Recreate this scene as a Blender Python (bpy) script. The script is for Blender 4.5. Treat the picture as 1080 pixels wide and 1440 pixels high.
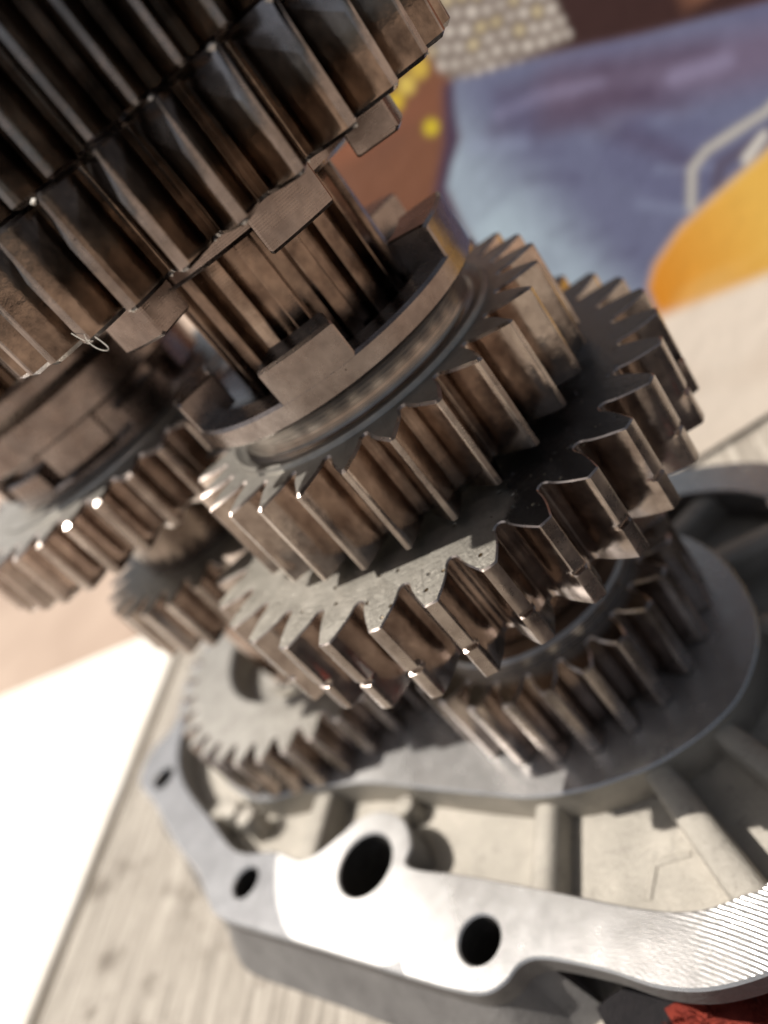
import bpy, bmesh, math, random
import numpy as np
from mathutils import Vector, Matrix
from mathutils.geometry import tessellate_polygon

random.seed(7)
for o in list(bpy.data.objects):
    bpy.data.objects.remove(o)
sc = bpy.context.scene
COL = sc.collection
R = math.radians
MM = 0.001
ZB = 58.0                      # table top is z = 0; all heights below are written from the top face of the wide gear

# ------------------------------------------------------------------ camera
cam_d = bpy.data.cameras.new('camera')
cam = bpy.data.objects.new('camera', cam_d)
COL.objects.link(cam)
sc.camera = cam
rt = Vector((0.78558842, -0.22375993, -0.57687289))
up = Vector((0.61313226, 0.4068563, 0.67715344))
fw = Vector((-0.08318456, 0.88566328, -0.45681603))
cam.matrix_world = Matrix(((rt.x, up.x, -fw.x, 0.0), (rt.y, up.y, -fw.y, -104.354*MM),
                           (rt.z, up.z, -fw.z, (47.649+ZB)*MM), (0, 0, 0, 1)))
cam_d.sensor_fit = 'VERTICAL'
cam_d.sensor_height = 24.0
cam_d.sensor_width = 18.0
cam_d.lens = 24.0*1140.41/1440.0
cam_d.clip_start = 0.002
cam_d.clip_end = 400.0
cam_d.dof.use_dof = True
cam_d.dof.focus_distance = 78.5*MM
cam_d.dof.aperture_fstop = 8.8
sc.render.resolution_x = 768
sc.render.resolution_y = 1024

# ------------------------------------------------------------------ light
SUN_EL = R(60)
SH = R(-25)                      # direction in which shadows fall on the table
sd = Vector((math.cos(SH)*math.cos(SUN_EL), math.sin(SH)*math.cos(SUN_EL), -math.sin(SUN_EL)))
sun_d = bpy.data.lights.new('sun', 'SUN')
sun_d.energy = 5.0
sun_d.angle = R(0.6)
sun_d.color = (1.0, 0.94, 0.86)
sun = bpy.data.objects.new('sun', sun_d)
sun.rotation_euler = sd.to_track_quat('-Z', 'Y').to_euler()
sun.location = (-0.5, 0, 1)
COL.objects.link(sun)
world = bpy.data.worlds.new('World')
sc.world = world
world.use_nodes = True
wn = world.node_tree
sky = wn.nodes.new('ShaderNodeTexSky')
sky.sky_type = 'NISHITA'
sky.sun_disc = False
sky.sun_elevation = SUN_EL
sky.sun_rotation = R(-90) - SH      # same bearing as the lamp
sky.dust_density = 4.0
sky.air_density = 1.0
sky.ozone_density = 0.6
hs = wn.nodes.new('ShaderNodeHueSaturation'); hs.inputs['Saturation'].default_value = 0.5
wn.links.new(sky.outputs[0], hs.inputs['Color'])
wn.links.new(hs.outputs[0], wn.nodes['Background'].inputs[0])
wn.nodes['Background'].inputs[1].default_value = 0.055
vs = sc.view_settings
vs.view_transform = 'Standard'
vs.look = 'None'
vs.exposure = 0.38
vs.gamma = 1.0
vs.use_curve_mapping = False

# ------------------------------------------------------------------ materials
class NT:
    def __init__(s, name):
        s.m = bpy.data.materials.new(name)
        s.m.use_nodes = True
        s.t = s.m.node_tree
        s.b = s.t.nodes['Principled BSDF']
        g = s.t.nodes.new('ShaderNodeNewGeometry')
        s.geo = g
        v = s.t.nodes.new('ShaderNodeVectorMath'); v.operation = 'SCALE'
        v.inputs['Scale'].default_value = 1000.0
        s.t.links.new(g.outputs['Position'], v.inputs[0])
        s.pos = v.outputs[0]
    def lk(s, a, b): s.t.links.new(a, b)
    def put(s, name, v):
        if hasattr(v, 'links') or hasattr(v, 'is_output'): s.lk(v, s.b.inputs[name])
        else: s.b.inputs[name].default_value = v
    def mapping(s, vec=None, rot=(0, 0, 0), scale=(1, 1, 1), loc=(0, 0, 0)):
        n = s.t.nodes.new('ShaderNodeMapping')
        n.inputs['Rotation'].default_value = rot; n.inputs['Scale'].default_value = scale; n.inputs['Location'].default_value = loc
        s.lk(vec or s.pos, n.inputs[0]); return n.outputs[0]
    def noise(s, scale, detail=4, rough=.6, vec=None, dist=0):
        n = s.t.nodes.new('ShaderNodeTexNoise')
        n.inputs['Scale'].default_value = scale; n.inputs['Detail'].default_value = detail
        n.inputs['Roughness'].default_value = rough; n.inputs['Distortion'].default_value = dist
        s.lk(vec or s.pos, n.inputs['Vector']); return n.outputs['Fac']
    def wave(s, scale, vec=None, kind='BANDS', direction='Z', dist=0, detail=1):
        n = s.t.nodes.new('ShaderNodeTexWave'); n.wave_type = kind
        if kind == 'BANDS': n.bands_direction = direction
        else: n.rings_direction = direction
        n.inputs['Scale'].default_value = scale; n.inputs['Distortion'].default_value = dist; n.inputs['Detail'].default_value = detail
        s.lk(vec or s.pos, n.inputs['Vector']); return n.outputs['Fac']
    def voro(s, scale, vec=None):
        n = s.t.nodes.new('ShaderNodeTexVoronoi'); n.inputs['Scale'].default_value = scale
        s.lk(vec or s.pos, n.inputs['Vector']); return n.outputs['Distance']
    def ramp(s, fac, stops):
        n = s.t.nodes.new('ShaderNodeValToRGB')
        e = n.color_ramp.elements
        while len(e) < len(stops): e.new(.5)
        for k, (p, c) in zip(e, stops):
            k.position = p
            k.color = (c, c, c, 1) if not isinstance(c, tuple) else (*c, 1)
        s.lk(fac, n.inputs[0]); return n.outputs[0]
    def mix(s, fac, a, b, mode='MIX'):
        n = s.t.nodes.new('ShaderNodeMix'); n.data_type = 'RGBA'; n.blend_type = mode
        for i, v in ((0, fac), (6, a), (7, b)):
            if isinstance(v, tuple): n.inputs[i].default_value = (*v, 1) if len(v) == 3 else v
            elif isinstance(v, (int, float)): n.inputs[i].default_value = v
            else: s.lk(v, n.inputs[i])
        return n.outputs[2]
    def math(s, op, a, b=0.0):
        n = s.t.nodes.new('ShaderNodeMath'); n.operation = op
        for i, v in ((0, a), (1, b)):
            if isinstance(v, (int, float)): n.inputs[i].default_value = v
            else: s.lk(v, n.inputs[i])
        return n.outputs[0]
    def bump(s, h, strength=.3, dist=.0002, prev=None):
        n = s.t.nodes.new('ShaderNodeBump'); n.inputs['Strength'].default_value = strength
        n.inputs['Distance'].default_value = dist
        s.lk(h, n.inputs['Height'])
        if prev is not None: s.lk(prev, n.inputs['Normal'])
        return n.outputs[0]

def steel_flank(name, dark, light, r0, r1, lines=0.0):
    n = NT(name)
    a = n.noise(.22, 3, .6)
    st = n.noise(1.3, 4, .65, n.mapping(scale=(1, 1, .6)))
    c = n.ramp(n.math('ADD', n.math('MULTIPLY', a, .72), n.math('MULTIPLY', st, .28)), [(.36, dark), (.64, light)])
    sp = n.ramp(n.voro(.75), [(.0, 1.0), (.06, 1.0), (.09, 0.0)])
    gate = n.ramp(n.noise(.35, 2, .5, n.mapping(loc=(13, 5, 2))), [(.55, 0.0), (.62, 1.0)])
    sp = n.math('MULTIPLY', sp, gate)
    c = n.mix(sp, c, (.035, .025, .02))
    n.put('Base Color', c)
    n.put('Metallic', 1.0)
    rr = n.ramp(n.noise(.4, 4, .6), [(.35, r0), (.68, r1)])
    n.put('Roughness', rr)
    h = n.noise(5.0, 3, .6, n.mapping(scale=(1, 1, .12)))
    b = n.bump(h, .04, .00012)
    h2 = n.noise(.7, 3, .55)
    b = n.bump(h2, .06, .0004, b)
    if lines:
        b = n.bump(n.wave(lines, None, 'BANDS', 'Z', .6, 2), .06, .00006, b)
    n.lk(b, n.b.inputs['Normal'])
    n.put('Coat Weight', .25); n.put('Coat Roughness', .12)
    return n.m

M_FLANK = steel_flank('oiled_steel_flank', (.28, .22, .19), (.56, .47, .41), .11, .24)
M_FLANKT = steel_flank('shaded_oiled_steel_flank', (.09, .07, .058), (.32, .26, .215), .11, .22)  # darker copy of the steel; shade on the upper gears put into its colour
M_FLANKP = steel_flank('grey_steel_flank', (.28, .225, .198), (.56, .48, .43), .12, .25)
M_SPLINE = steel_flank('spline_steel', (.09, .065, .052), (.27, .21, .17), .15, .3, .85)
M_DOG = steel_flank('ground_dog_steel', (.19, .16, .148), (.32, .28, .262), .22, .34, 1.1)
def neck_mat():
    n = NT('turned_neck_steel')
    n.put('Base Color', n.ramp(n.noise(.3, 3, .5), [(.3, (.30, .27, .245)), (.7, (.42, .385, .355))])); n.put('Metallic', 1.0)
    n.put('Roughness', n.ramp(n.wave(.55, None, 'BANDS', 'Z', .3, 2), [(.2, .24), (.8, .36)]))
    return n.m
M_NECK = neck_mat()

def steel_face(name, lo, hi, pits=True, oil=False):
    n = NT(name)
    a = n.noise(.35, 5, .65)
    c = n.ramp(a, [(.3, lo), (.68, hi)])
    fine = n.noise(3.0, 4, .7)
    c = n.mix(.2, c, n.ramp(fine, [(.3, (.25, .24, .22)), (.7, (.75, .72, .66))]), 'OVERLAY')
    n.put('Metallic', .9)
    r = n.ramp(fine, [(.25, .34), (.75, .5)])
    tc = n.t.nodes.new('ShaderNodeTexCoord')
    turn = n.wave(.35, n.mapping(tc.outputs['Object'], scale=(1000, 1000, 1000)), 'RINGS', 'Z', .5, 2)
    b = n.bump(n.noise(1.6, 5, .7), .35, .00025)
    b = n.bump(n.noise(9.0, 2, .5), .15, .00008, b)
    b = n.bump(turn, .07, .00006, b)
    if pits:
        v = n.voro(.42)
        pit = n.ramp(v, [(0, 1.0), (.09, 1.0), (.14, 0.0)])
        gate = n.ramp(n.noise(.3, 2, .5, n.mapping(loc=(3, 9, 1))), [(.42, 0.0), (.5, 1.0)])
        pit = n.math('MULTIPLY', pit, gate)
        c = n.mix(pit, c, (.09, .06, .03))
        b = n.bump(n.math('SUBTRACT', 1.0, pit), .8, .0004, b)
    if oil:
        # wet oil lying on one side of the wheel, with a ragged edge
        sx = n.t.nodes.new('ShaderNodeSeparateXYZ'); n.lk(n.pos, sx.inputs[0])
        d = n.math('ADD', n.math('MULTIPLY', sx.outputs[0], .05), n.math('MULTIPLY', n.noise(.16, 4, .6), 1.2))
        wet = n.ramp(d, [(.70, 0.0), (.92, 1.0)])
        c = n.mix(wet, c, (.12, .115, .11))
        r = n.mix(wet, r, (.17, .17, .17))
    n.put('Base Color', c)
    n.put('Roughness', r)
    n.lk(b, n.b.inputs['Normal'])
    return n.m
M_FACE = steel_face('worn_gear_face', (.33, .31, .275), (.54, .515, .465), True, True)
M_FACE2 = steel_face('turned_gear_face', (.30, .284, .258), (.44, .42, .388), False)
M_TIP = steel_flank('worn_tooth_tip', (.26, .215, .19), (.47, .41, .37), .22, .38)
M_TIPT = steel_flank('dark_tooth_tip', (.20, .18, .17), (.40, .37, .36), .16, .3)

def cast(name, lo, hi, met=.25, rough=.55):
    n = NT(name)
    a = n.noise(.12, 5, .65)
    c = n.ramp(a, [(.3, lo), (.7, hi)])
    st = n.ramp(n.noise(.35, 6, .8, n.mapping(loc=(7, 2, 4))), [(.54, 0.0), (.74, .75)])
    c = n.mix(st, c, tuple(x*.5 for x in lo))
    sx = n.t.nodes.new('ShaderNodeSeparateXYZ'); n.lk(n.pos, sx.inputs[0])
    darkened = n.ramp(n.math('ADD', n.math('MULTIPLY', sx.outputs[0], .03), n.noise(.1, 4, .6)), [(.8, 0.0), (1.3, .3)])  # shade of the right side painted in as a dark tint, with wet gloss
    c = n.mix(darkened, c, (.17, .145, .12))
    n.put('Base Color', c); n.put('Metallic', met)
    n.put('Roughness', n.mix(darkened, (rough, rough, rough), (.28, .28, .28)))
    b = n.bump(n.noise(1.6, 6, .7), .55, .0006)
    b = n.bump(n.noise(6, 2, .5), .3, .0002, b)
    n.lk(b, n.b.inputs['Normal'])
    return n.m
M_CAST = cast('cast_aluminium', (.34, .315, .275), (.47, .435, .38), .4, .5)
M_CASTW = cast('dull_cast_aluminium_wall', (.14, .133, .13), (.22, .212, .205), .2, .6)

def machined():
    n = NT('milled_aluminium')
    c = n.ramp(n.noise(.2, 5, .65), [(.3, (.50, .49, .48)), (.7, (.64, .63, .62))])
    n.put('Metallic', .75)
    # cutter arcs of the face mill: curved lines that cross in one pass and run straight in the other
    arcs = n.wave(.55, n.mapping(loc=(60, 95, 0)), 'RINGS', 'Z', .9, 3)
    arcs2 = n.wave(.5, n.mapping(loc=(-90, 20, 0)), 'RINGS', 'Z', .2, 2)
    sx = n.t.nodes.new('ShaderNodeSeparateXYZ'); n.lk(n.pos, sx.inputs[0])
    e = n.math('ADD', sx.outputs[0], n.math('MULTIPLY', n.noise(.22, 3, .6), 9.0))
    zone = n.ramp(n.math('MULTIPLY', n.math('ADD', e, 30.0), .02), [(.47, 0.0), (.62, 1.0)])
    n.put('Base Color', n.mix(n.math('MULTIPLY', zone, n.ramp(arcs, [(.3, .35), (.7, 0.0)])), c, (.38, .38, .38)))
    h = n.math('ADD', n.math('MULTIPLY', arcs, n.math('ADD', n.math('MULTIPLY', zone, n.ramp(n.noise(.5, 4, .7), [(.3, .35), (.65, 1.0)])), .03)), n.math('MULTIPLY', arcs2, .04))
    b = n.bump(h, .5, .00012)
    b = n.bump(n.noise(2.5, 4, .6), .12, .0002, b)
    n.lk(b, n.b.inputs['Normal'])
    # one pass of the cutter left a duller finish, ending in the arc of its edge
    vd = n.t.nodes.new('ShaderNodeVectorMath'); vd.operation = 'DISTANCE'
    n.lk(n.pos, vd.inputs[0]); vd.inputs[1].default_value = (-40.0, -8.0, ZB-46.0)
    dull = n.math('MULTIPLY', n.ramp(n.math('MULTIPLY', vd.outputs['Value'], .01), [(.234, 0.0), (.242, 1.0)]), n.math('LESS_THAN', sx.outputs[0], -45.0))
    keen = n.ramp(n.math('MULTIPLY', n.math('ADD', sx.outputs[0], 100.0), .01), [(.49, .42), (.66, .22)])
    n.put('Roughness', n.math('ADD', n.mix(dull, keen, (.17, .17, .17)), n.math('MULTIPLY', n.noise(.4, 4, .6), .08)))
    darkened = n.ramp(n.math('ADD', n.math('MULTIPLY', sx.outputs[0], .04), n.noise(.12, 4, .6)), [(.62, 0.0), (1.0, 1.0)])  # right-side shade, with some wet tone, painted into the milled base colour
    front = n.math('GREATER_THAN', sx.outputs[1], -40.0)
    darkened = n.math('MULTIPLY', n.math('MULTIPLY', darkened, front), .35)
    n.put('Base Color', n.mix(darkened, n.b.inputs['Base Color'].links[0].from_socket, (.16, .155, .145)))
    return n.m
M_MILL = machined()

def wood(name, lo, mid, hi, ang, dirt=True):
    n = NT(name)
    v = n.mapping(n.mapping(rot=(0, 0, -ang)), scale=(.06, 1.0, 1.0))
    a = n.noise(.55, 8, .7, v, .6)
    f = n.noise(2.4, 5, .7, v, .3)
    x = n.math('ADD', n.math('MULTIPLY', a, .6), n.math('MULTIPLY', f, .4))
    c = n.ramp(x, [(.36, lo), (.5, mid), (.62, hi)])
    if dirt:
        d = n.ramp(n.noise(.09, 5, .65), [(.54, 0.0), (.68, .8)])
        c = n.mix(d, c, (.11, .088, .066))
    n.put('Base Color', c); n.put('Roughness', .8)
    b = n.bump(x, .6, .0012)
    n.lk(b, n.b.inputs['Normal'])
    return n.m
EDGE_ANG = math.atan2(104.2-16.0, -97.6+134.1)
M_WOOD = wood('weathered_wood', (.15, .13, .108), (.33, .295, .25), (.50, .455, .395), EDGE_ANG)
M_WHITE = wood('whitewashed_wood', (.60, .53, .43), (.80, .755, .68), (.88, .855, .81), EDGE_ANG, False)

def plain(name, c0, c1, scale, rough=.85, bs=.3, bd=.001):
    n = NT(name)
    n.put('Base Color', n.ramp(n.noise(scale, 5, .65), [(.3, c0), (.7, c1)]))
    n.put('Roughness', rough)
    n.lk(n.bump(n.noise(scale*6, 4, .7), bs, bd), n.b.inputs['Normal'])
    return n.m
M_GROUND = plain('sandy_ground', (.32, .235, .18), (.42, .32, .25), .02)
M_CARD = plain('brown_cardboard', (.22, .15, .10), (.30, .21, .14), .3)
M_BLACKCLOTH = plain('black_cloth', (.008, .007, .009), (.02, .016, .018), .6, .9, .8, .001)
M_REDCLOTH = plain('red_cloth', (.22, .022, .012), (.36, .045, .022), .8, .9, .8, .001)
M_FIBRE = plain('pale_fibre', (.5, .47, .42), (.6, .57, .5), 1.0)
M_HOLE = plain('shaded_hole_wall', (.02, .018, .015), (.05, .045, .04), .5)  # near-black: the darkness inside a deep hole is put into the colour
M_BRONZE = steel_flank('bronze_bush', (.17, .10, .07), (.34, .22, .15), .2, .35)
M_OIL = NT('oil_drop'); M_OIL.put('Base Color', (.12, .10, .07, 1)); M_OIL.put('Metallic', .6); M_OIL.put('Roughness', .06); M_OIL = M_OIL.m

def printed():
    n = NT('printed_card')
    at = n.t.nodes.new('ShaderNodeVertexColor'); at.layer_name = 'print'
    dots = n.ramp(n.voro(2.3), [(.1, .86), (.5, 1.06)])
    n.put('Base Color', n.mix(.6, at.outputs[0], n.mix(1.0, at.outputs[0], dots, 'MULTIPLY')))
    n.put('Roughness', .42)
    n.lk(n.bump(n.noise(.25, 3, .5), .15, .001), n.b.inputs['Normal'])
    return n.m
M_PRINT = printed()

# ------------------------------------------------------------------ mesh helpers
def link_mesh(name, verts, faces, mats, parent=None, idx=None, sharp=32, zoff=ZB, loc=None, smooth=True):
    me = bpy.data.meshes.new(name)
    me.from_pydata([(x*MM, y*MM, (z+zoff)*MM) for x, y, z in verts], [], faces)
    for m in (mats if isinstance(mats, (list, tuple)) else [mats]): me.materials.append(m)
    if idx is not None: me.polygons.foreach_set('material_index', idx)
    finish(me, sharp, smooth)
    o = bpy.data.objects.new(name, me)
    COL.objects.link(o)
    if loc is not None: o.location = Vector(loc)*MM
    if parent is not None: o.parent = parent
    return o
def finish(me, sharp, smooth=True, flat=None):
    bm = bmesh.new(); bm.from_mesh(me)
    bmesh.ops.recalc_face_normals(bm, faces=bm.faces)
    if smooth:
        lim = R(sharp)
        for f in bm.faces: f.smooth = f.material_index != flat
        for e in bm.edges:
            if len(e.link_faces) == 2 and e.calc_face_angle(0) > lim: e.smooth = False
    bm.to_mesh(me); bm.free()
def thing(name, label, cat, loc=(0, 0, 0), group=None, rotz=0):
    o = bpy.data.objects.new(name, None)
    o.empty_display_size = .01
    COL.objects.link(o)
    o.location = (loc[0]*MM, loc[1]*MM, (loc[2]+ZB)*MM)
    o.rotation_euler.z = rotz
    tag(o, label, cat, group)
    return o
def tag(o, label, cat, group=None, kind=None):
    o['label'] = label; o['category'] = cat
    if group: o['group'] = group
    if kind: o['kind'] = kind
def lathe(prof, angs, closed=True):
    """prof: closed list of (r, z); angs: list of angles round the axis"""
    V = []; F = []
    n = len(angs); m = len(prof)
    for r, z in prof:
        for a in angs: V.append((r*math.cos(a), r*math.sin(a), z))
    for i in range(m if closed else m-1):
        k = (i+1) % m
        for j in range(n):
            l = (j+1) % n
            F.append((i*n+j, i*n+l, k*n+l, k*n+j))
    return V, F
def even(n): return [2*math.pi*i/n for i in range(n)]
def sector(r0, r1, a0, a1, z0, z1, k=8, ch=.35, inner_ch=.2):
    """solid ring segment (a clutch dog) with chamfered free edges"""
    prof = [(r0, z0), (r1, z0), (r1, z1-ch), (r1-ch, z1), (r0+inner_ch, z1), (r0, z1-inner_ch)] if z1 > z0 else \
           [(r0, z0), (r1, z0), (r1, z1+ch), (r1-ch, z1), (r0+inner_ch, z1), (r0, z1+inner_ch)]
    V = []; F = []
    da = .25/r1
    st = [(a0, .3), (a0+da, 0)] + [(a0+(a1-a0)*i/k, 0) for i in range(1, k)] + [(a1-da, 0), (a1, .3)]
    zc = (z0+z1)/2; rc = (r0+r1)/2
    m = len(prof)
    for a, ins in st:
        for r, z in prof:
            rr = r + (rc-r)/abs(rc-r)*ins*.7 if abs(rc-r) > 1e-6 else r
            zz = z if z == z0 else z - math.copysign(ins*.7, z1-z0)
            V.append((rr*math.cos(a), rr*math.sin(a), zz))
    for i in range(len(st)-1):
        for j in range(m):
            l = (j+1) % m
            F.append((i*m+j, i*m+l, (i+1)*m+l, (i+1)*m+j))
    F.append(tuple(range(m))); F.append(tuple((len(st)-1)*m+j for j in range(m)))
    return V, F

def tooth_profile(n, ro, rr, tip, mid, root, lean=0.0):
    """points (r, angle) over one tooth pitch; tip/mid/root = share of half pitch"""
    hp = math.pi/n
    d = ro-rr
    fh = .30*(1-root)/.36+.02
    L = []
    for th in (90, 66, 44, 22, 0):              # rounded root
        t = R(th)
        L.append((rr+fh*d*(1-math.sin(t)), -hp*(root+(1-root)*(1-math.cos(t)))))
    for f in (.2, .42, .64, .84, .97):          # bulging flank
        L.append((rr+(fh+(1-fh)*f)*d, -hp*(tip+(root-tip)*(1-f**mid))))
    L.append((ro, -hp*tip*.86))
    pts = L + [(ro*1.0004, 0.0)] + [(r, -a) for r, a in reversed(L)]
    return pts

def gear(name, label, n, ro, rr, z0, z1, phase, body, flank, face, tipm, tip=.22, mid=1.2, root=.74, ch=.22, tipch=.5,
         groove=None, endch=None, ctr=(0, 0), rin=None, jit=.03, group=None, seed=1):
    """a spur gear: Empty > body (lathe profile outside-in) + every tooth as its own mesh"""
    rnd = random.Random(seed)
    root_e = thing(name, label, 'gear', (ctr[0], ctr[1], z0), group)
    prof = tooth_profile(n, ro, rr, tip, mid, root)
    rin = rin or rr-1.0
    h = z1-z0
    # vertical rings: (z, inset along the tooth normal, extra cut at the tip)
    rings = [(0, ch, 0), (ch, 0, 0)]
    if groove:
        gz, gw, gd = groove
        rings += [(gz-gw*.62, 0, 0), (gz-gw*.4, 0, gd), (gz+gw*.4, 0, gd), (gz+gw*.62, 0, 0)]
    else:
        rings += [(h*.35, 0, 0), (h*.7, 0, 0)]
    rings += [(h-ch, 0, 0), (h, ch, 0)]
    if endch: rings = [(0, ch, 0), (ch, 0, 0), (h*.3, 0, 0), (h-ch, 0, 0), (h, ch, 0)]
    P = [Vector((r*math.cos(a), r*math.sin(a))) for r, a in prof]
    m = len(P)
    N = []
    for i in range(m):
        if i in (0, m-1): N.append(-P[i].normalized()); continue
        t = (P[i+1]-P[i-1]).normalized(); N.append(Vector((-t.y, t.x)))
        if N[-1].dot(-P[i]) < 0 and i not in (): N[-1] = N[-1] if abs(N[-1].dot(P[i].normalized())) < .7 else -N[-1]
    def build(var):
        V = []; F = []; I = []
        for q, (z, ins, cut) in enumerate(rings):
            for i in range(m):
                v = P[i] + N[i]*ins
                if ins and prof[i][0] > ro-.35*(ro-rr): v = v - P[i].normalized()*(tipch*ins)
                if cut and prof[i][0] > ro-cut*1.2: v = v.normalized()*min(v.length, ro-cut)
                jj = var.gauss(0, jit) if prof[i][0] > ro-.2*(ro-rr) else 0
                dz = var.gauss(0, jit*.25) if q in (0, len(rings)-1) and 0 < i < m-1 and prof[i][0] > rr+.3*(ro-rr) else 0
                v = v + v.normalized()*jj*.5
                if endch and q >= len(rings)-2 and 2 < i <= m//2:
                    rho = (prof[i][0]-rr)/(ro-rr)
                    if q == len(rings)-2: dz = -endch[0]*rho
                    else: v = v+Vector((-.25, .97))*endch[1]*rho
                V.append((v.x, v.y, z+dz))
        for q in range(len(rings)-1):
            for i in range(m-1):
                F.append((q*m+i, q*m+i+1, (q+1)*m+i+1, (q+1)*m+i))
                top_edge = q in (0, len(rings)-2)
                I.append(2 if (prof[i][0]+prof[i+1][0])/2 > ro-.035*(ro-rr) or top_edge else 0)
        for q, zz in ((0, 0), (len(rings)-1, h)):
            b = len(V)
            for i in range(m):
                V.append((rin*math.cos(prof[i][1]), rin*math.sin(prof[i][1]), zz))
            for i in range(m-1):
                F.append((q*m+i, q*m+i+1, b+i+1, b+i)); I.append(1)
        return V, F, I
    meshes = []
    for k in range(5):
        V, F, I = build(random.Random(seed*31+k))
        me = bpy.data.meshes.new('tooth')
        me.from_pydata([(x*MM, y*MM, z*MM) for x, y, z in V], [], F)
        for mt in (flank, face, tipm): me.materials.append(mt)
        me.polygons.foreach_set('material_index', I)
        finish(me, 34, True, 1)
        meshes.append(me)
    for k in range(n):
        o = bpy.data.objects.new('tooth', meshes[rnd.randrange(5)])
        COL.objects.link(o); o.parent = root_e
        o.rotation_euler.z = R(phase)+2*math.pi*k/n
    angs = []
    for k in range(n):
        for i in range(m-1): angs.append(R(phase)+2*math.pi*k/n+prof[i][1])
    angs = angs[::1]
    # body: profile list of (r, z world) from the outer top edge inwards and down to the outer bottom edge
    pf = [(rin, h)] + [(r, z-z0) for r, z in body] + [(rin, 0)]
    V, F = lathe(pf, angs)
    me = bpy.data.meshes.new('wheel_body')
    me.from_pydata([(x*MM, y*MM, z*MM) for x, y, z in V], [], F)
    me.materials.append(face)
    finish(me, 32)
    o = bpy.data.objects.new('wheel_body', me); COL.objects.link(o); o.parent = root_e
    return root_e
def add_lathe(name, parent, prof, mat, seg=160, sharp=28):
    V, F = lathe(prof, even(seg))
    z0 = parent.location.z/MM-ZB
    return link_mesh(name, [(x, y, z-z0) for x, y, z in V], F, mat, parent, None, sharp, 0.0)
def add_dogs(parent, cnt, first, width, r0, r1, za, zb, mat):
    z0 = parent.location.z/MM-ZB
    V, F = sector(r0, r1, -R(width)/2, R(width)/2, za-z0, zb-z0)
    src = None
    for k in range(cnt):
        if src is None:
            src = link_mesh('dog', V, F, mat, parent, None, 25, 0.0); o = src
        else:
            o = src.copy(); COL.objects.link(o); o.parent = parent
        o.rotation_euler.z = R(first+360.0*k/cnt)

def catmull(pts, k=6, closed=True):
    out = []
    n = len(pts)
    for i in range(n):
        p0, p1, p2, p3 = [Vector(pts[(i+j-1) % n]) for j in range(4)]
        for s in range(k):
            t = s/k
            out.append(.5*((2*p1)+(-p0+p2)*t+(2*p0-5*p1+4*p2-p3)*t*t+(-p0+3*p1-3*p2+p3)*t**3))
    return out
def area(l): return sum(l[i].x*l[(i+1) % len(l)].y-l[(i+1) % len(l)].x*l[i].y for i in range(len(l)))/2
def circle(c, r, k=40): return [Vector((c[0]+r*math.cos(2*math.pi*i/k), c[1]+r*math.sin(2*math.pi*i/k))) for i in range(k)]
def inset(l, d):
    n = len(l); out = []
    for i in range(n):
        t = (l[(i+1) % n]-l[i-1]).normalized()
        out.append(l[i]+Vector((-t.y, t.x))*d)
    return out
def prism(loops, z0, z1, ch=.4):
    """solid with a flat top; loops[0] outer, the rest holes"""
    L = []
    for i, l in enumerate(loops):
        l = [Vector(p[:2]) for p in l]
        if (area(l) > 0) != (i == 0): l = l[::-1]
        L.append(l)
    V = []; F = []; I = []
    top = []; tl = []; bl = []
    for l in L:
        ins = inset(l, ch) if ch else l
        n = len(l); b = len(V)
        V += [(p.x, p.y, z0) for p in l]; V += [(p.x, p.y, z1-ch) for p in l]
        if ch: V += [(p.x, p.y, z1) for p in ins]
        for i in range(n):
            k = (i+1) % n
            F.append((b+i, b+k, b+n+k, b+n+i)); I.append(1 if l is L[0] or len(l) != 40 else 2)
            if ch: F.append((b+n+i, b+n+k, b+2*n+k, b+2*n+i)); I.append(0)
        tl.append([Vector((p.x, p.y, 0)) for p in ins]); bl.append([Vector((p.x, p.y, 0)) for p in l])
        top += [b+(2*n if ch else n)+i for i in range(n)]
    bot = []
    b = 0
    for l in L:
        bot += [b+i for i in range(len(l))]; b += len(l)*(3 if ch else 2)
    for t in tessellate_polygon(tl): F.append(tuple(top[i] for i in t)); I.append(0)
    for t in tessellate_polygon(bl): F.append(tuple(bot[i] for i in t)); I.append(1)
    return V, F, I

# ------------------------------------------------------------------ the setting
def slab(name, quad, z0, z1, mat, nx=1, ny=1, bev=.8):
    l = [Vector(q) for q in quad]
    if area(l) < 0: l = l[::-1]
    V, F, I = prism([l], z0, z1, bev)
    return link_mesh(name, V, F, mat, None, None, 20)
g = link_mesh('ground', [(-60000, -60000, -84), (60000, -60000, -84), (60000, 60000, -84), (-60000, 60000, -84)], [(0, 1, 2, 3)], M_GROUND)
g['kind'] = 'structure'
ed = Vector((math.cos(EDGE_ANG), math.sin(EDGE_ANG)))
nl = Vector((-ed.y, ed.x))               # towards the white board
E0 = Vector((-118.0, 54.0))
o = slab('wood_plank', [E0-ed*330, E0+ed*300, E0+ed*300-nl*330, E0-ed*330-nl*330], -83.9, -58.0, M_WOOD)
tag(o, 'weathered grey wooden plank under the aluminium engine cover', 'plank')
W = E0+nl*5.0
o = slab('white_board', [W-ed*330, W+ed*78, W+ed*78+nl*150+ed*14, W-ed*330+nl*150], -83.9, -58.6, M_WHITE)
tag(o, 'sunlit whitewashed board lying beside the weathered plank', 'board')

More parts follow.
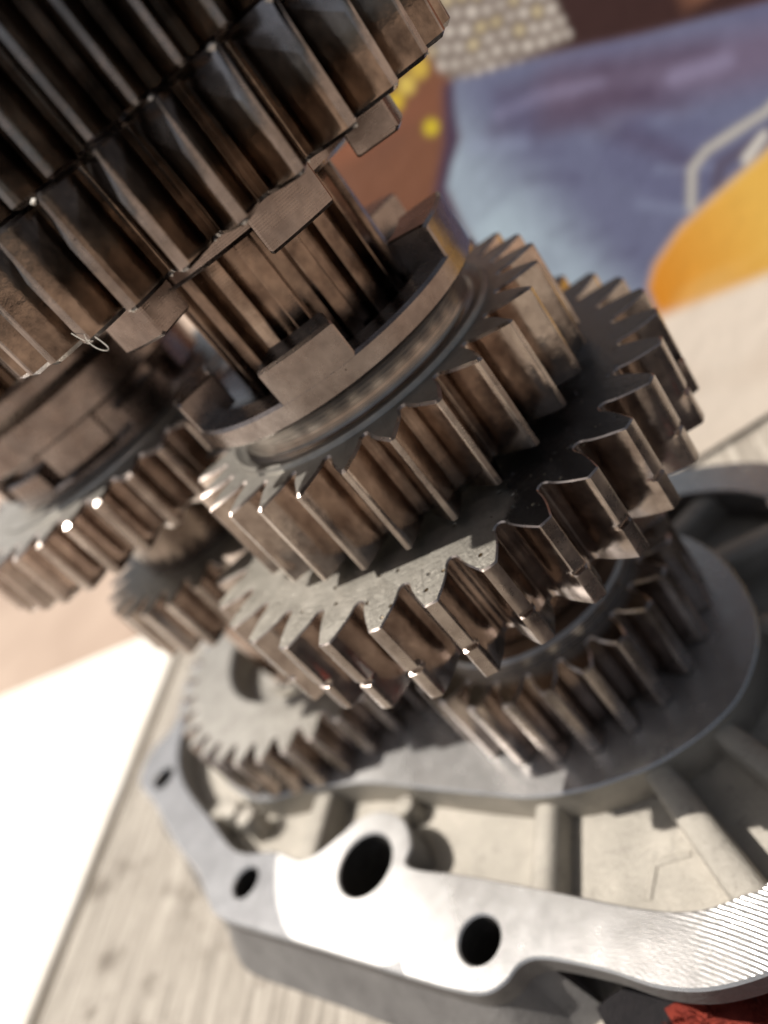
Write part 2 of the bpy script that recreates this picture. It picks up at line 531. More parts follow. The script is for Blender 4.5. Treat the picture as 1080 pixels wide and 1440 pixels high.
# ------------------------------------------------------------------ aluminium cover
cover = thing('engine_cover', 'cast aluminium engine cover lying open with milled rim, holes and ribs', 'engine cover', (0, 0, -58))
def part(name, V, F, mats, I=None, sharp=30):
    return link_mesh(name, [(x, y, z+58) for x, y, z in V], F, mats, cover, I, sharp, 0.0)
outer = [(-86, 58), (-93.5, 54), (-96.6, 46), (-91.5, 34.5), (-86, 20.1), (-80.3, 8.5), (-78.2, .5), (-75.9, -4.0), (-68.6, -11.2), (-58.1, -21.2),
         (-46.0, -33.0), (-39.5, -39.2), (-35.4, -42.3), (-32.2, -42.7), (-29.4, -41.9), (-26.2, -43.2), (-20.2, -48.6), (-15.4, -53.7), (-9.9, -57.0),
         (-2, -58.8), (8, -58.2), (20, -53), (32, -44), (42, -30), (47, -12), (45, 4), (36, 17), (25, 25), (12, 31), (2, 42), (-1, 58), (-6, 76), (-24, 88), (-50, 91), (-72, 84), (-82, 72)]
bc = (-46.8, -13.6)
inner = [(1.1, -50.6), (-2.0, -50.3), (-7.4, -48.8), (-12.9, -44.8), (-22.2, -35.7), (-32, -26.2)]
inner += [(bc[0]+8.9*math.cos(R(a)), bc[1]+8.9*math.sin(R(a))) for a in (-38, -15, 10, 35, 60, 85, 110)]
inner += [(-55.0, -5.4), (-58.5, -4.2), (-62.9, 1.0), (-71.2, 7.4), (-77, 20), (-83.2, 34.0), (-85.2, 45.9), (-82, 58), (-76, 70), (-66, 78), (-48, 84), (-26, 81),
          (-13, 72), (-8, 56), (-4, 40), (8, 25.5), (22, 18.5), (31, 12), (38, 2), (40, -12), (36, -27), (26, -39), (14, -47)]
OL = catmull(outer, 5); IL = catmull(inner, 5)
holes = [((-33.4, -35.8), 3.15), (bc, 5.15), ((-69.8, -.7), 2.75), ((-89.3, 41.6), 2.7), ((30, -41), 3.0), ((41, -4), 2.8)]
hl = [circle(c, r) for c, r in holes]
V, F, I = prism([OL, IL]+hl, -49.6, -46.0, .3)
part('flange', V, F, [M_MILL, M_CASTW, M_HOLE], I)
low = []
for p in OL:
    c = Vector((-25, 10)); d = (c-p).normalized()
    k = .35
    if p.y < -36 and p.x > -27: k = 1.0+min(6.0, (p.x+27)*1.6)
    low.append(p+d*k)
il2 = [p for p in inset(IL if area(IL) < 0 else IL[::-1], -.35)]
il2 = inset(IL, -.3) if area(IL) > 0 else inset(IL[::-1], -.3)
V, F, I = prism([low, il2]+hl[:4], -57.95, -49.62, 0)
lo_ = low if area(low) > 0 else low[::-1]
fl_ = inset(lo_, -1.0)
for i, (p, q) in enumerate(zip(lo_, fl_)):         # the outer wall flares towards its foot
    k = 4.6 if p.x < -26.5 else 0.0
    V[i] = (p.x+(q.x-p.x)*k, p.y+(q.y-p.y)*k, V[i][2])
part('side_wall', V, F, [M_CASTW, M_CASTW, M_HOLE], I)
V, F, I = prism([inset(IL if area(IL) > 0 else IL[::-1], -.15)], -57.9, -52.6, 0)
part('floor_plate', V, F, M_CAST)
deck = [(-47, 4.5), (-40.7, -.4), (-32.7, -8.4), (-22.6, -18.2), (-18.0, -22.3), (-11.4, -26.3), (-5.3, -28.7), (-.3, -30.0), (8, -30.2), (15, -28), (22, -21.5), (26, -11), (26.5, 0),
        (23, 9), (15, 14), (6, 21), (-6, 40), (-10, 56), (-20, 70), (-40, 76), (-60, 71), (-72, 57), (-75, 42), (-73, 28), (-66, 16), (-56, 10)]
V, F, I = prism([catmull(deck, 5)], -54.0, -46.05, .3)
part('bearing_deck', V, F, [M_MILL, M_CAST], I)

def rib(name, a, b, wa, wb, z0, za, zb, rnd=.9, k=7):
    """a ridge from a to b with a rounded crown"""
    a = Vector(a); b = Vector(b); t = (b-a).normalized(); nn = Vector((-t.y, t.x))
    V = []; F = []; n = 9
    for s in range(k+1):
        f = s/k; c = a+(b-a)*f; w = wa+(wb-wa)*f; zt = za+(zb-za)*f
        row = [(-w*1.18, z0)]
        for j in range(n):
            th = math.pi*(1-j/(n-1)); row.append((w*math.cos(th), zt-rnd*w*(1-math.sin(th))))
        row.append((w*1.18, z0))
        for x, z in row: p = c+nn*x; V.append((p.x, p.y, z))
    m = n+2
    for s in range(k):
        for j in range(m-1): F.append((s*m+j, s*m+j+1, (s+1)*m+j+1, (s+1)*m+j))
    F.append(tuple(range(m))); F.append(tuple(k*m+j for j in range(m)))
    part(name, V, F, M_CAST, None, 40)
rib('rib', (-17.0, -21.5), (-24.4, -34.6), 2.1, 2.3, -53, -48.2, -48.0)
rib('rib', (-1.5, -28.5), (-1.6, -51.0), 1.9, 2.2, -53, -46.8, -46.9, .5)
rib('rib', (8.5, -29), (12, -49), 1.6, 1.8, -53, -47.5, -47.2, .5)
rib('rib', (-51.0, 9.5), (-58.6, -4.0), 2.0, 2.2, -53, -47.4, -47.0, .5)
rib('rib', (21, -18), (35, -29), 1.8, 2.0, -53, -47.4, -47.0, .6)
rib('rib', (25, -4), (41, -9), 2.2, 2.6, -53, -46.4, -46.3, .6)
rib('rib', (22, 7), (36, 10), 1.7, 2.0, -53, -47.4, -47.0, .6)
rib('rib', (-73, 24), (-81, 20), 1.8, 2.0, -53, -47.5, -47.2, .6)
rib('casting_mark', (-12.5, -40.5), (-9.2, -37.0), .45, .45, -53, -52.35, -52.35, .4)
rib('casting_mark', (-9.2, -37.0), (-4.6, -38.6), .45, .45, -53, -52.35, -52.35, .4)
def round_bump(c, r, z0, z1, mat=M_CAST):
    prof = [(0.01, z0), (r*1.08, z0), (r*1.08, z0+.4), (r, z0+1.4), (r, z1-.8), (r-.3, z1-.25), (r-.9, z1), (.01, z1)]
    V, F = lathe(prof, even(40), False)
    part('round_bump', [(x+c[0], y+c[1], z) for x, y, z in V], F, mat)
round_bump((-38.6, -5.5), 2.0, -53, -48.5)
round_bump((-69, 14.5), 2.2, -53, -46.2); round_bump((-72.5, 19.5), 2.2, -53, -46.6)  # added pair, standing in for round bright glints on the rib end

# ------------------------------------------------------------------ shafts
def shaft(label, ctr, r, rroot, n, z0, z1, parts):
    t = thing('splined_shaft', label, 'shaft', (ctr[0], ctr[1], z0))
    V, F = lathe([(.5, 0), (rroot, 0), (rroot, z1-z0-.8), (rroot-.8, z1-z0), (.5, z1-z0)], even(96))
    link_mesh('shaft_core', V, F, M_SPLINE, t, None, 30, 0.0)
    hw = math.pi/n*.52
    src = None
    for k in range(n):
        if src is None:
            pr = [(rroot-.1, -hw*1.15), (rroot+.45*(r-rroot), -hw*.98), (r-.12, -hw*.86), (r, -hw*.72), (r, 0), (r, hw*.72), (r-.12, hw*.86), (rroot+.45*(r-rroot), hw*.98), (rroot-.1, hw*1.15)]
            V = []; F = []
            zs = [parts[0]-z0, parts[0]-z0+.5, parts[1]-z0-.5, parts[1]-z0]
            for q, z in enumerate(zs):
                for rr_, a in pr:
                    x = rr_ if q in (1, 2) else min(rr_, r-.5)
                    V.append((x*math.cos(a), x*math.sin(a), z))
            m = len(pr)
            for q in range(3):
                for i in range(m-1): F.append((q*m+i, q*m+i+1, (q+1)*m+i+1, (q+1)*m+i))
            F.append(tuple(range(m))); F.append(tuple(3*m+i for i in range(m)))
            src = o = link_mesh('spline', V, F, M_SPLINE, t, None, 30, 0.0)
        else:
            o = src.copy(); COL.objects.link(o); o.parent = t
        o.rotation_euler.z = 2*math.pi*k/n+.05
    return t
LC = (-39.9, 39.3)
shaft('dark splined gear shaft standing between toothed clutch rings', (0, 0), 12.7, 11.1, 18, -46.0, 84, (-46.0, 84))
shaft('splined shaft half hidden behind, carrying the blurred gears', LC, 11.0, 9.6, 16, -46.0, 62, (-46.0, 62))
B0, B1 = 12.75, 11.05

# ------------------------------------------------------------------ gears on the front shaft
# gear with the clutch ring
g1 = gear('gear', 'narrow-toothed steel gear with grooved clutch ring on its top', 27, 27.2, 21.9, 1.3, 14.06, -93.6,
          [(20.6, 14.06), (20.35, 14.65), (20.0, 14.7), (19.3, 14.3), (18.7, 14.2), (B0, 14.2), (B0, 0.02), (18.5, .02), (18.5, 1.3)],
          M_FLANK, M_FACE2, M_TIP, tip=.10, mid=1.08, root=.79, ch=.28, tipch=.6, seed=3)
add_lathe('neck', g1, [(B0+.5, 14.21), (18.6, 14.21), (18.05, 14.6), (17.8, 15.3), (17.8, 17.2), (18.2, 18.3), (18.6, 18.78), (B0+.5, 18.78)], M_NECK)
add_lathe('clutch_ring', g1, [(B0, 18.8), (20.2, 18.8), (20.9, 18.95), (21.2, 19.3), (21.2, 21.5), (20.85, 21.9), (17.2, 21.95), (16.6, 21.5), (14.4, 20.6), (B0, 20.2)], M_DOG)
add_dogs(g1, 5, -101.5, 27.5, 15.3, 21.18, 21.5, 26.1, M_DOG)
# wide gear below
g2 = gear('gear', 'largest steel gear with pitted grey face and a groove across its tooth tips', 31, 36.0, 30.5, -12.6, 0.0, -92.9,
          [(24, 0), (23.6, -.35), (18.6, -.35), (18.4, 0), (B0, 0), (B0, -12.6)],
          M_FLANKP, M_FACE, M_TIP, tip=.23, mid=1.18, root=.74, ch=.16, tipch=.4, groove=(5.0, .75, .45), seed=5, jit=.05)
# spacer + lowest gear
sp = thing('spacer_ring', 'bronze-coloured spacer ring under the largest gear', 'ring', (0, 0, -28.6))
add_lathe('ring', sp, [(B0, -28.6), (14.3, -28.6), (14.8, -28.1), (14.8, -13.2), (14.3, -12.62), (B0, -12.62)], M_BRONZE, 96)
g3 = gear('gear', 'wet dark gear just above the milled deck of the cover', 24, 23.7, 18.9, -45.9, -31.2, -91.5,
          [(19.0, -31.2), (18.7, -29.0), (18.2, -28.62), (B0, -28.62), (B0, -45.9)][0:5],
          M_FLANKP, M_NECK, M_TIP, tip=.22, mid=1.2, root=.74, ch=.3, seed=9, rin=19.0-1.0+.01) if False else \
     gear('gear', 'wet dark gear just above the milled deck of the cover', 24, 23.7, 19.2, -45.9, -31.2, -91.5,
          [(18.19, -31.2), (18.15, -29.2), (17.7, -28.62), (B0, -28.62), (B0, -45.9)],
          M_FLANKP, M_NECK, M_TIP, tip=.27, mid=1.25, root=.74, ch=.3, seed=9)
# upper sliding gear pair
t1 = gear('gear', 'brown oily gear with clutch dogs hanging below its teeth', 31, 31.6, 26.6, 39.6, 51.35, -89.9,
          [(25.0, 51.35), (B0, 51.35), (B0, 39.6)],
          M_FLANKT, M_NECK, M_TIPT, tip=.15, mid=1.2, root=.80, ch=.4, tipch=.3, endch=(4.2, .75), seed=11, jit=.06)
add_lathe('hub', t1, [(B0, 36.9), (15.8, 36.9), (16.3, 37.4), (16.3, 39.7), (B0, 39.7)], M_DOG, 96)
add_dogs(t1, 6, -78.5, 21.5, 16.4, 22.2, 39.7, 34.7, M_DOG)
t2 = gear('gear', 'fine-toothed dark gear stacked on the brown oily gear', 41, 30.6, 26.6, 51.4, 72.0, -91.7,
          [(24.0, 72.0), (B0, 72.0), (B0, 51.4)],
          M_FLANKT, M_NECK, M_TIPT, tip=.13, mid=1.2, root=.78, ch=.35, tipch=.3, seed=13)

# ------------------------------------------------------------------ gears on the rear shaft
l1 = gear('gear', 'blurred gear with sunlit teeth and clutch dogs on the rear shaft', 36, 33.6, 29.4, 9.4, 20.0, -100.7,
          [(25.6, 20.0), (25.3, 20.5), (22.8, 20.5), (B1, 20.5), (B1, 9.4)],
          M_FLANKP, M_FACE2, M_TIP, tip=.23, mid=1.18, root=.74, ch=.45, ctr=LC, seed=17)
add_lathe('hub', l1, [(B1, 20.4), (21.0, 20.4), (21.0, 21.6), (20.6, 22.0), (B1, 22.0)], M_DOG, 96)
add_dogs(l1, 5, -128, 26, 15.0, 21.0, 21.8, 25.6, M_DOG)
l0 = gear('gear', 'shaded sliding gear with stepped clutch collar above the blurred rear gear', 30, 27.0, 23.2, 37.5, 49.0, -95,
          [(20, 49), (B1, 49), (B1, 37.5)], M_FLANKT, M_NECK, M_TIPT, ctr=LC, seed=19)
add_lathe('clutch_collar', l0, [(B1, 22.05), (18.2, 22.05), (18.2, 27.4), (21.2, 27.5), (21.8, 28.0), (21.8, 32.8), (21.2, 33.3), (20.0, 33.6), (19.4, 34.4), (19.4, 36.4), (20.2, 37.3), (20.2, 37.6), (B1, 37.6)], M_DOG, 120)
add_dogs(l0, 5, -92, 28, 15.5, 21.6, 27.7, 22.6, M_DOG)
l2 = gear('gear', 'small blurred gear between the two larger rear gears', 24, 24.2, 19.6, -15.2, -3.6, -112,
          [(16, -3.6), (B1, -3.6), (B1, -15.2)], M_FLANKP, M_FACE2, M_TIP, ctr=LC, seed=23)
bs = thing('spacer_sleeve', 'dark sleeve between the rear gears', 'sleeve', (LC[0], LC[1], -3.55))
add_lathe('sleeve', bs, [(B1, -3.55), (14.5, -3.55), (14.5, 9.35), (B1, 9.35)], M_SPLINE, 80)
l3 = gear('gear', 'pale flat-faced gear with a wide recess low on the rear shaft', 36, 34.3, 30.2, -45.9, -34.6, -108.9,
          [(20.9, -34.6), (20.3, -35.1), (20.0, -36.0), (20.0, -40.5), (15.5, -40.6), (15.2, -38.2), (B1, -38.0), (B1, -45.9)],
          M_FLANKP, M_FACE2, M_TIP, tip=.22, mid=1.2, root=.74, ch=.3, ctr=LC, seed=29)
bs2 = thing('spacer_sleeve', 'narrow sleeve standing in the recess of the pale rear gear', 'sleeve', (LC[0], LC[1], -37.95))
add_lathe('sleeve', bs2, [(B1, -37.95), (14.0, -37.95), (14.0, -15.25), (B1, -15.25)], M_BRONZE, 80)

# ------------------------------------------------------------------ printed carton
ax = Vector((58.1, 29.3)); ux = Vector((.98850, -.15118)); nb = Vector((.15118, .98850))    # along the panel / into the carton
U0, U1, S1 = -53.0, 130.0, 190.0
LEAN = R(32)
def cp(u, d, t):
    """u along the foot, t up the sloping face, d behind the face"""
    p = ax+ux*u+nb*(t*math.sin(LEAN)+d*math.cos(LEAN)); return (p.x, p.y, -58+.4+t*math.cos(LEAN)-d*math.sin(LEAN)+T_*math.sin(LEAN))
T_ = 1.6
board = thing('printed_board', 'tilted picture board printed with blue jeans, a beaded band and orange shapes', 'picture board', (*(ax+ux*30+nb*60), -58))
o0 = Vector(board.location)/MM
def cpart(name, V, F, mat, I=None, sharp=30, smooth=True):
    return link_mesh(name, [(x-o0.x, y-o0.y, z+58) for x, y, z in V], F, mat, board, I, sharp, 0.0, None, smooth)
def cbox(name, pts, mat):
    F = [(0, 1, 3, 2), (4, 5, 7, 6), (0, 1, 5, 4), (2, 3, 7, 6), (0, 2, 6, 4), (1, 3, 7, 5)]
    return cpart(name, pts, F, mat, None, 30, False)
cbox('backing', [cp(u, d, t) for t in (0, S1) for d in (.02, T_) for u in (U0, U1)], M_CARD)
# folding strut that holds the board up from behind
top = Vector(cp(40, T_+.1, 140))
ft = Vector((top.x+nb.x*62, top.y+nb.y*62, -58.0))
w_ = ux*22
cbox('back_strut', [tuple(Vector((q.x+e*w_.x, q.y+e*w_.y, q.z+dz))) for q, dz in ((ft, 0), (top, 0)) for dz in (0, 1.4) for e in (-1, 1)], M_CARD)
# printed front: the picture is colour on the card
NU, NV = 300, 310
us = np.linspace(U0, U1, NU); zs = np.linspace(0, S1, NV)
PU, PS = np.meshgrid(us, zs)
# the artwork sits on the card slightly stretched towards its top
UU = -.365+.9673*PU-.1198*PS-.00007*PU*PU-.00248*PU*PS+.00021*PS*PS
ZZ = -56.64+.0007*PU+1.1449*PS-.00003*PU*PS-.00253*PS*PS
def noise2(seed, n=9):
    r = np.random.RandomState(seed); s = np.zeros_like(UU)
    for i in range(n):
        a = r.uniform(0, 2*np.pi); f = r.uniform(.05, .45); s += np.sin((UU*np.cos(a)+ZZ*np.sin(a))*f+r.uniform(0, 6.28))/n
    return s
def srgb(*c): return np.array([(x/255.0)**2.2 for x in c])
def below(pts, soft=1.0):
    """1 where the point lies below the polyline u -> z"""
    pu = [p[0] for p in pts]; pz = [p[1] for p in pts]
    return np.clip((np.interp(UU, pu, pz)-ZZ)/soft+.5, 0, 1)
def stroke(pts, w, soft):
    d = np.full(UU.shape, 1e9)
    for (a, b), (c, e) in zip(pts[:-1], pts[1:]):
        vx, vz = c-a, e-b; t = np.clip(((UU-a)*vx+(ZZ-b)*vz)/(vx*vx+vz*vz), 0, 1)
        d = np.minimum(d, np.hypot(UU-a-t*vx, ZZ-b-t*vz))
    return np.clip((w-d)/soft+.5, 0, 1)
img = np.zeros(UU.shape+(3,))
def lay(mask, col):
    global img
    img = img*(1-mask[..., None])+np.asarray(col)*mask[..., None]
n1, n2 = noise2(1), noise2(2, 14)
img[:] = srgb(120, 78, 56)
lay(np.clip(n1*1.2+.35, 0, 1), srgb(84, 54, 44))
lay(np.clip(n2*2-.2, 0, 1), srgb(150, 92, 64))
for c, rr_, col in (((-25.7, 25.1), 1.2, (206, 184, 44)), ((-28.2, 31.4), 1.3, (206, 176, 50)), ((-25.5, 32.2), 1.3, (214, 188, 90)), ((-22.6, 33.0), 1.5, (200, 170, 70)), ((-41, 20), 1.1, (170, 90, 50))):
    lay(np.clip((rr_-np.hypot(UU-c[0], ZZ-c[1]))/.7+.5, 0, 1), srgb(*col))
# jeans
jl = [(-19.2, 28.5), (-21.4, 24.5), (-22.8, 21.0), (-26.0, 18.5), (-28.6, 16.0), (-29.6, 9.5), (-31, -60)]
jz = [p[1] for p in jl][::-1]; ju = [p[0] for p in jl][::-1]
right = np.clip((UU-np.interp(ZZ, jz, ju))/1.0+.5, 0, 1)
bnd = below([(-60, 45), (-19.1, 29.0), (-4.5, 22.7), (7.8, 16.9), (18.1, 12.5), (26.4, 8.9), (60, -4)], 1.2)
lay(stroke([(-20.2, 27.5), (-24.2, 21.2), (-30.0, 15.5), (-31.5, 4)], 1.3, 1.4), srgb(70, 52, 74))
jm = right*bnd
g_ = np.clip((UU+ZZ*.2+25.0)/16.0, 0, 1); g_ = g_*g_*(3-2*g_)
base = srgb(168, 186, 200)[None, None]*(1-g_[..., None])+srgb(104, 108, 136)[None, None]*g_[..., None]
img = img*(1-jm[..., None])+base*jm[..., None]
fold = np.clip(stroke([(-6.0, 16.5), (4.0, 11.3), (14.9, 6.2), (24, 2)], 4.2, 5.0), 0, 1)
lay(fold*.62*jm, srgb(112, 92, 112))
for pts, w in ((((-17.5, 18.5), (-11.8, 17.0), (-2.7, 12.4), (5, 8.3)), .7), (((-11.8, 14.4), (-5, 12.0), (-2.7, 8.4), (3.7, -.3), (6.8, -6)), .9), (((.6, 15.4), (8, 12.5), (16.1, 8.0)), .8),
               (((-2, 13.8), (5, 8.5), (9, 3.0)), .8), (((-14, 22), (-6, 19.4), (1, 16.2)), .6)):
    lay(stroke(pts, w, 4.2)*.75*jm, srgb(78, 62, 82))
for pts, w in ((((-16, 20.2), (-9, 18.6), (0, 14.4)), .5), (((10, 8), (18, 5)), 1.2)):
    lay(stroke(pts, w, 2.0)*.5*jm, srgb(150, 144, 176))
lay(np.clip(n2*1.4, 0, .22)*jm, srgb(80, 76, 112))
wv = np.random.RandomState(9).rand(*UU.shape)
img *= (1+.12*(wv-.5))[..., None]
for k in range(14):
    r_ = np.random.RandomState(100+k)
    u_, z_ = r_.uniform(-22, 22), r_.uniform(-12, 20); a_ = r_.uniform(-.9, -.2); l_ = r_.uniform(4, 11)
    pts = [(u_, z_), (u_+l_*.5*math.cos(a_), z_+l_*.5*math.sin(a_)+r_.uniform(-.6, .6)), (u_+l_*math.cos(a_), z_+l_*math.sin(a_))]
    lay(stroke(pts, .4, r_.uniform(1.5, 3.5))*r_.uniform(.2, .5)*jm, srgb(*((70, 62, 92) if k % 3 else (150, 160, 190))))
# dark cloth above the jeans
lay((1-bnd)*np.clip((UU+19.5)/1.0, 0, 1), srgb(58, 36, 32))
lay((1-bnd)*np.clip((UU-14)/6, 0, 1)*np.clip((ZZ-14)/2, 0, 1), srgb(150, 104, 80))
# beaded band
bb = below([(-60, 20), (-20, 60), (-15, 80), (60, 60)], 1)*(1-below([(-24, 32), (-20.2, 29.6), (-16, 27.2), (-9, 24.6), (-1, 22.4), (1, 60), (9, 90)], 1.0))
bb *= np.clip((UU+20.6-np.maximum(0, 30.5-ZZ)*.6)/.8, 0, 1)*np.clip((.8-UU)/.8, 0, 1)
lay(bb, srgb(116, 104, 96))
rs = np.random.RandomState(4).rand(200, 200)
def rs_(a, b): return rs[(np.floor(a).astype(int)+7) % 200, (np.floor(b).astype(int)+3) % 200]
ca, sa = math.cos(R(-23)), math.sin(R(-23))
bu = (UU*ca+ZZ*sa)/2.25; bz = (-UU*sa+ZZ*ca)/2.0
bu2 = bu+.5*(np.floor(bz) % 2)
bu2 = bu2+.12*np.sin(UU*.5+ZZ*.3); bz = bz+.12*np.sin(UU*.35-ZZ*.6)
fd = np.hypot((bu2-np.floor(bu2)-.5)*1.0, (bz-np.floor(bz)-.5))
lay(bb*np.clip((.32-fd)/.2+.5, 0, 1)*(.6+.4*rs_(bz, bu2)), srgb(226, 218, 208))
pick = rs[(np.floor(bz).astype(int)) % 200, (np.floor(bu2).astype(int)) % 200]
lay(bb*np.clip((.32-fd)/.12+.5, 0, 1)*(pick > .86)*.6, srgb(190, 168, 90))
# orange shape, cream field and grey rim at the right
yl = [(-8.9, -26.0), (-8.5, -20.5), (-5.5, -17.3), (.8, -14.4), (9.7, -12.9), (18.0, -11.9), (60, -4)]
cream = np.clip((UU-np.interp(ZZ, [-60, -30, -26, -20], [-26.5, -12, -9.0, -8.6]))/1.2+.5, 0, 1)*below(yl, 1.6)
lay(cream, srgb(236, 222, 206))
lay(cream*np.clip(n1*1.5-.2, 0, .5), srgb(206, 186, 166))
low_ = below([(-60, -10), (-8.9, -26.3), (.1, -28.7), (10.4, -31.5), (60, -46)], 2.5)
ora = cream*(1-low_)
og = np.clip((UU+8)/22, 0, 1)
oc = srgb(214, 136, 36)[None, None]*(1-og[..., None])+srgb(226, 178, 84)[None, None]*og[..., None]
img = img*(1-ora[..., None])+oc*ora[..., None]
lay(ora*np.clip(n2*2-.3, 0, .5), srgb(236, 200, 130))
lay(stroke([(40, -3), (20.3, -6.0), (10.1, -5.4), (6.8, -6.6), (4.0, -12.3)], .75, .8)*(1-cream), srgb(186, 182, 174))
lay(stroke([(40, -6.5), (20.3, -9.4), (11.1, -9.0), (9.3, -11.5)], 1.1, 1.0)*(1-cream), srgb(90, 84, 104))
lay(stroke([(19, -9.2), (15, -10.8)], .7, .8)*(1-cream), srgb(220, 216, 206))
for k in range(1):                       # soft print
    p_ = np.pad(img, ((1, 1), (1, 1), (0, 0)), 'edge')
    img = (p_[:-2, 1:-1]+p_[2:, 1:-1]+p_[1:-1, :-2]+p_[1:-1, 2:]+2*img)/6
V = [cp(u, 0, z) for z in zs for u in us]
F = [(j*NU+i, j*NU+i+1, (j+1)*NU+i+1, (j+1)*NU+i) for j in range(NV-1) for i in range(NU-1)]
nb0 = len(V)
fp = cpart('printed_face', V, F, M_PRINT, None, 30, False)
fp['label'] = 'glossy face printed with jeans, beaded band and orange shape'
ca_ = fp.data.color_attributes.new('print', 'FLOAT_COLOR', 'POINT')
cols = np.ones((len(V), 4), np.float32); cols[:nb0, :3] = img.reshape(-1, 3)
ca_.data.foreach_set('color', cols.ravel())

# ------------------------------------------------------------------ red and black cloth
def cloth():
    r = np.random.RandomState(3)
    nx, ny = 60, 50
    x = np.linspace(-25.5, 120, nx); y = np.linspace(-150, -49.5, ny)
    V = []; F = []; I = []
    for j in range(ny):
        for i in range(nx):
            xx = x[i]; yy = y[j]
            lim = -46.0 if xx < -10 else -51.0
            k = (yy+150)/100.5
            yy2 = -150+k*(150+lim+(0 if xx < 10 else (xx-10)*.1))
            V.append((xx, yy2, -57.6+1.1+.8*math.sin(xx*.21+yy*.13)+.5*math.sin(yy*.4-xx*.1)+r.normal(0, .12)))
    for j in range(ny-1):
        for i in range(nx-1):
            F.append((j*nx+i, j*nx+i+1, (j+1)*nx+i+1, (j+1)*nx+i))
            cx, cy = x[i], V[j*nx+i][1]
            red = cy < -52.0-.0*cx and cx > -19+((cy+52)*.15) and cx < 10 and cy > -70
            I.append(1 if red else 0)
    b = len(V)
    for v in list(V): V.append((v[0], v[1], -57.95))
    for j in range(ny-1):
        for i in range(nx-1):
            F.append((b+j*nx+i, b+(j+1)*nx+i, b+(j+1)*nx+i+1, b+j*nx+i+1)); I.append(0)
    for i in range(nx-1):
        F.append((i, b+i, b+i+1, i+1)); I.append(0)
        q = (ny-1)*nx; F.append((q+i, q+i+1, b+q+i+1, b+q+i)); I.append(0)
    for j in range(ny-1):
        F.append((j*nx, (j+1)*nx, b+(j+1)*nx, b+j*nx)); I.append(0)
        q = nx-1; F.append((j*nx+q, b+j*nx+q, b+(j+1)*nx+q, (j+1)*nx+q)); I.append(0)
    root = thing('cloth', 'black cloth with a fluffy red patch tucked beside the engine cover', 'cloth', (0, -100, -57.95))
    link_mesh('fabric', [(a, bb_+100, c+57.95) for a, bb_, c in V], F, [M_BLACKCLOTH, M_REDCLOTH], root, I, 60, 0.0)
    # pile on the red patch
    PV = []; PF = []
    for k in range(9000):
        px = r.uniform(-20, 30); py = r.uniform(-75, -51.6)
        if px < -19+(py+52)*.15: continue
        zz = -56.6+.8*math.sin(px*.21+py*.13)+.4
        a = r.uniform(0, 6.28); l = r.uniform(.7, 1.5); w = .09
        q = len(PV)
        dx, dy = math.cos(a), math.sin(a)
        PV += [(px-dy*w, py+dx*w+100, zz-.6+57.95), (px+dy*w, py-dx*w+100, zz-.6+57.95), (px+dx*l*.5, py+dy*l*.5+100, zz+l*.7+57.95)]
        PF.append((q, q+1, q+2))
    pl = link_mesh('pile', PV, PF, M_REDCLOTH, root, None, 60, 0.0, None, False)
    pl['kind'] = 'stuff'
cloth()

# ------------------------------------------------------------------ small things
def tube(name, pts, r, mat, seg=6):
    P = [Vector(p) for p in pts]
    V = []; F = []
    for i, p in enumerate(P):
        t = (P[min(i+1, len(P)-1)]-P[max(i-1, 0)]).normalized()
        a = t.cross(Vector((.3, .5, .8))).normalized(); b = t.cross(a)
        for k in range(seg):
            th = 2*math.pi*k/seg; v = p+(a*math.cos(th)+b*math.sin(th))*r; V.append(tuple(v))
    for i in range(len(P)-1):
        for k in range(seg):
            F.append((i*seg+k, i*seg+(k+1) % seg, (i+1)*seg+(k+1) % seg, (i+1)*seg+k))
    F.append(tuple(range(seg))); F.append(tuple((len(P)-1)*seg+k for k in range(seg)))
    return link_mesh(name, V, F, mat)
def fibre(label, a0, z0, turn, rad):
    pts = []
    for i in range(15):
        f = i/14; a = R(a0)+math.sin(f*turn)*.035; r_ = 31.65+rad*math.sin(f*math.pi)
        pts.append((r_*math.cos(a+f*.01), r_*math.sin(a+f*.01), z0-1.4*math.sin(f*turn*.8)))
    o = tube('stray_fibre', pts, .045, M_FIBRE)
    tag(o, label, 'fibre')
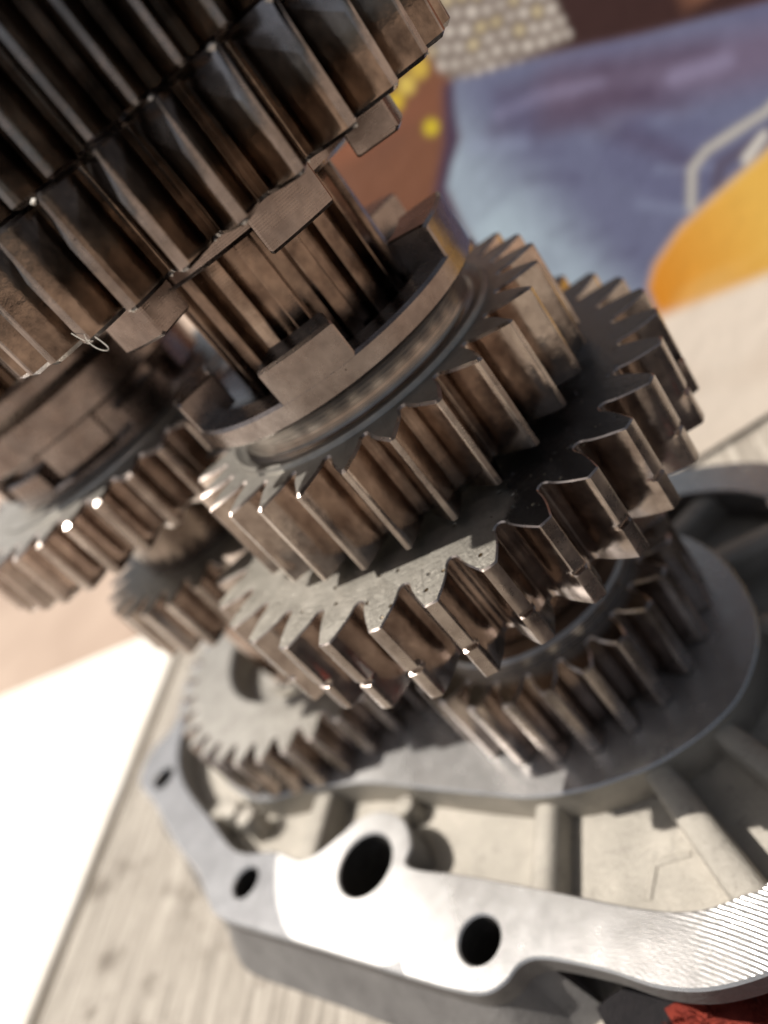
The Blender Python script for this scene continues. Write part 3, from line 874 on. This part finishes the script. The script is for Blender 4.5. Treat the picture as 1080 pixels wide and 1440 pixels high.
# burrs at the lower tooth corners of the brown gear
def burr(parent, ang, r, z, size, seed):
    rn = random.Random(seed)
    V = []; F = []
    n = 6
    for k in range(n):
        a = 2*math.pi*k/n; q = size*rn.uniform(.6, 1.1)
        V.append((q*.5*math.cos(a), q*math.sin(a), rn.uniform(-.1, .1)*size))
    V.append((size*rn.uniform(.1, .5), 0, -size*rn.uniform(.5, .9))); V.append((-size*.4, 0, size*.5))
    for k in range(n): F += [(k, (k+1) % n, n), ((k+1) % n, k, n+1)]
    z0 = parent.location.z/MM-ZB
    a = R(ang)
    V = [(r*math.cos(a)+x*math.cos(a)-y*math.sin(a), r*math.sin(a)+x*math.sin(a)+y*math.cos(a), z-z0+w) for x, y, w in V]
    link_mesh('burr', V, F, M_BURR, parent, None, 20, 0.0)
M_BURR = plain('bright_burr', (.55, .52, .46), (.75, .72, .66), 2.0, .4)
for k in range(-3, 5):
    p_ = -89.9+k*360/31
    rr0 = random.Random(50+k)
    burr(t1, p_+rr0.uniform(-.4, .4), 31.45, 39.75+rr0.uniform(0, .2), rr0.uniform(.22, .4), k)
    if rr0.random() > .3: burr(t1, p_+5.4+rr0.uniform(-1, 1), 27.6, 39.75, rr0.uniform(.2, .34), 70+k)
    if rr0.random() > .4: burr(t1, p_+rr0.uniform(-.3, .3), 31.55, 51.1, rr0.uniform(.3, .5), 90+k)
# oil beads standing on the wet side of the wide gear
def beads(parent):
    rn = random.Random(8); V = []; F = []
    for k in range(55):
        a = R(rn.gauss(-48, 22)); r = rn.uniform(27.5, 33.8); q = rn.uniform(.05, .17)*(1.6 if rn.random() > .9 else 1)
        cx, cy = r*math.cos(a), r*math.sin(a)
        b = len(V)
        for (rr_, zz) in ((1, .0), (.8, .3), (.4, .48)):
            for i in range(8):
                th = 2*math.pi*i/8; V.append((cx+q*rr_*math.cos(th), cy+q*rr_*math.sin(th), 12.6+.005+zz*q))
        V.append((cx, cy, 12.6+.55*q))
        for j in range(2):
            for i in range(8): F.append((b+j*8+i, b+j*8+(i+1) % 8, b+j*8+8+(i+1) % 8, b+j*8+8+i))
        for i in range(8): F.append((b+16+i, b+16+(i+1) % 8, b+24))
    o = link_mesh('oil_beads', V, F, M_OIL, parent, None, 80, 0.0)
    o['kind'] = 'stuff'
beads(g2)
fibre('curled pale fibre caught under a tooth corner of the brown gear', -122.5, 39.9, 4.6, 1.2)
fibre('straighter pale fibre stuck to a tooth flank of the brown gear', -126.0, 41.3, 2.4, .5)
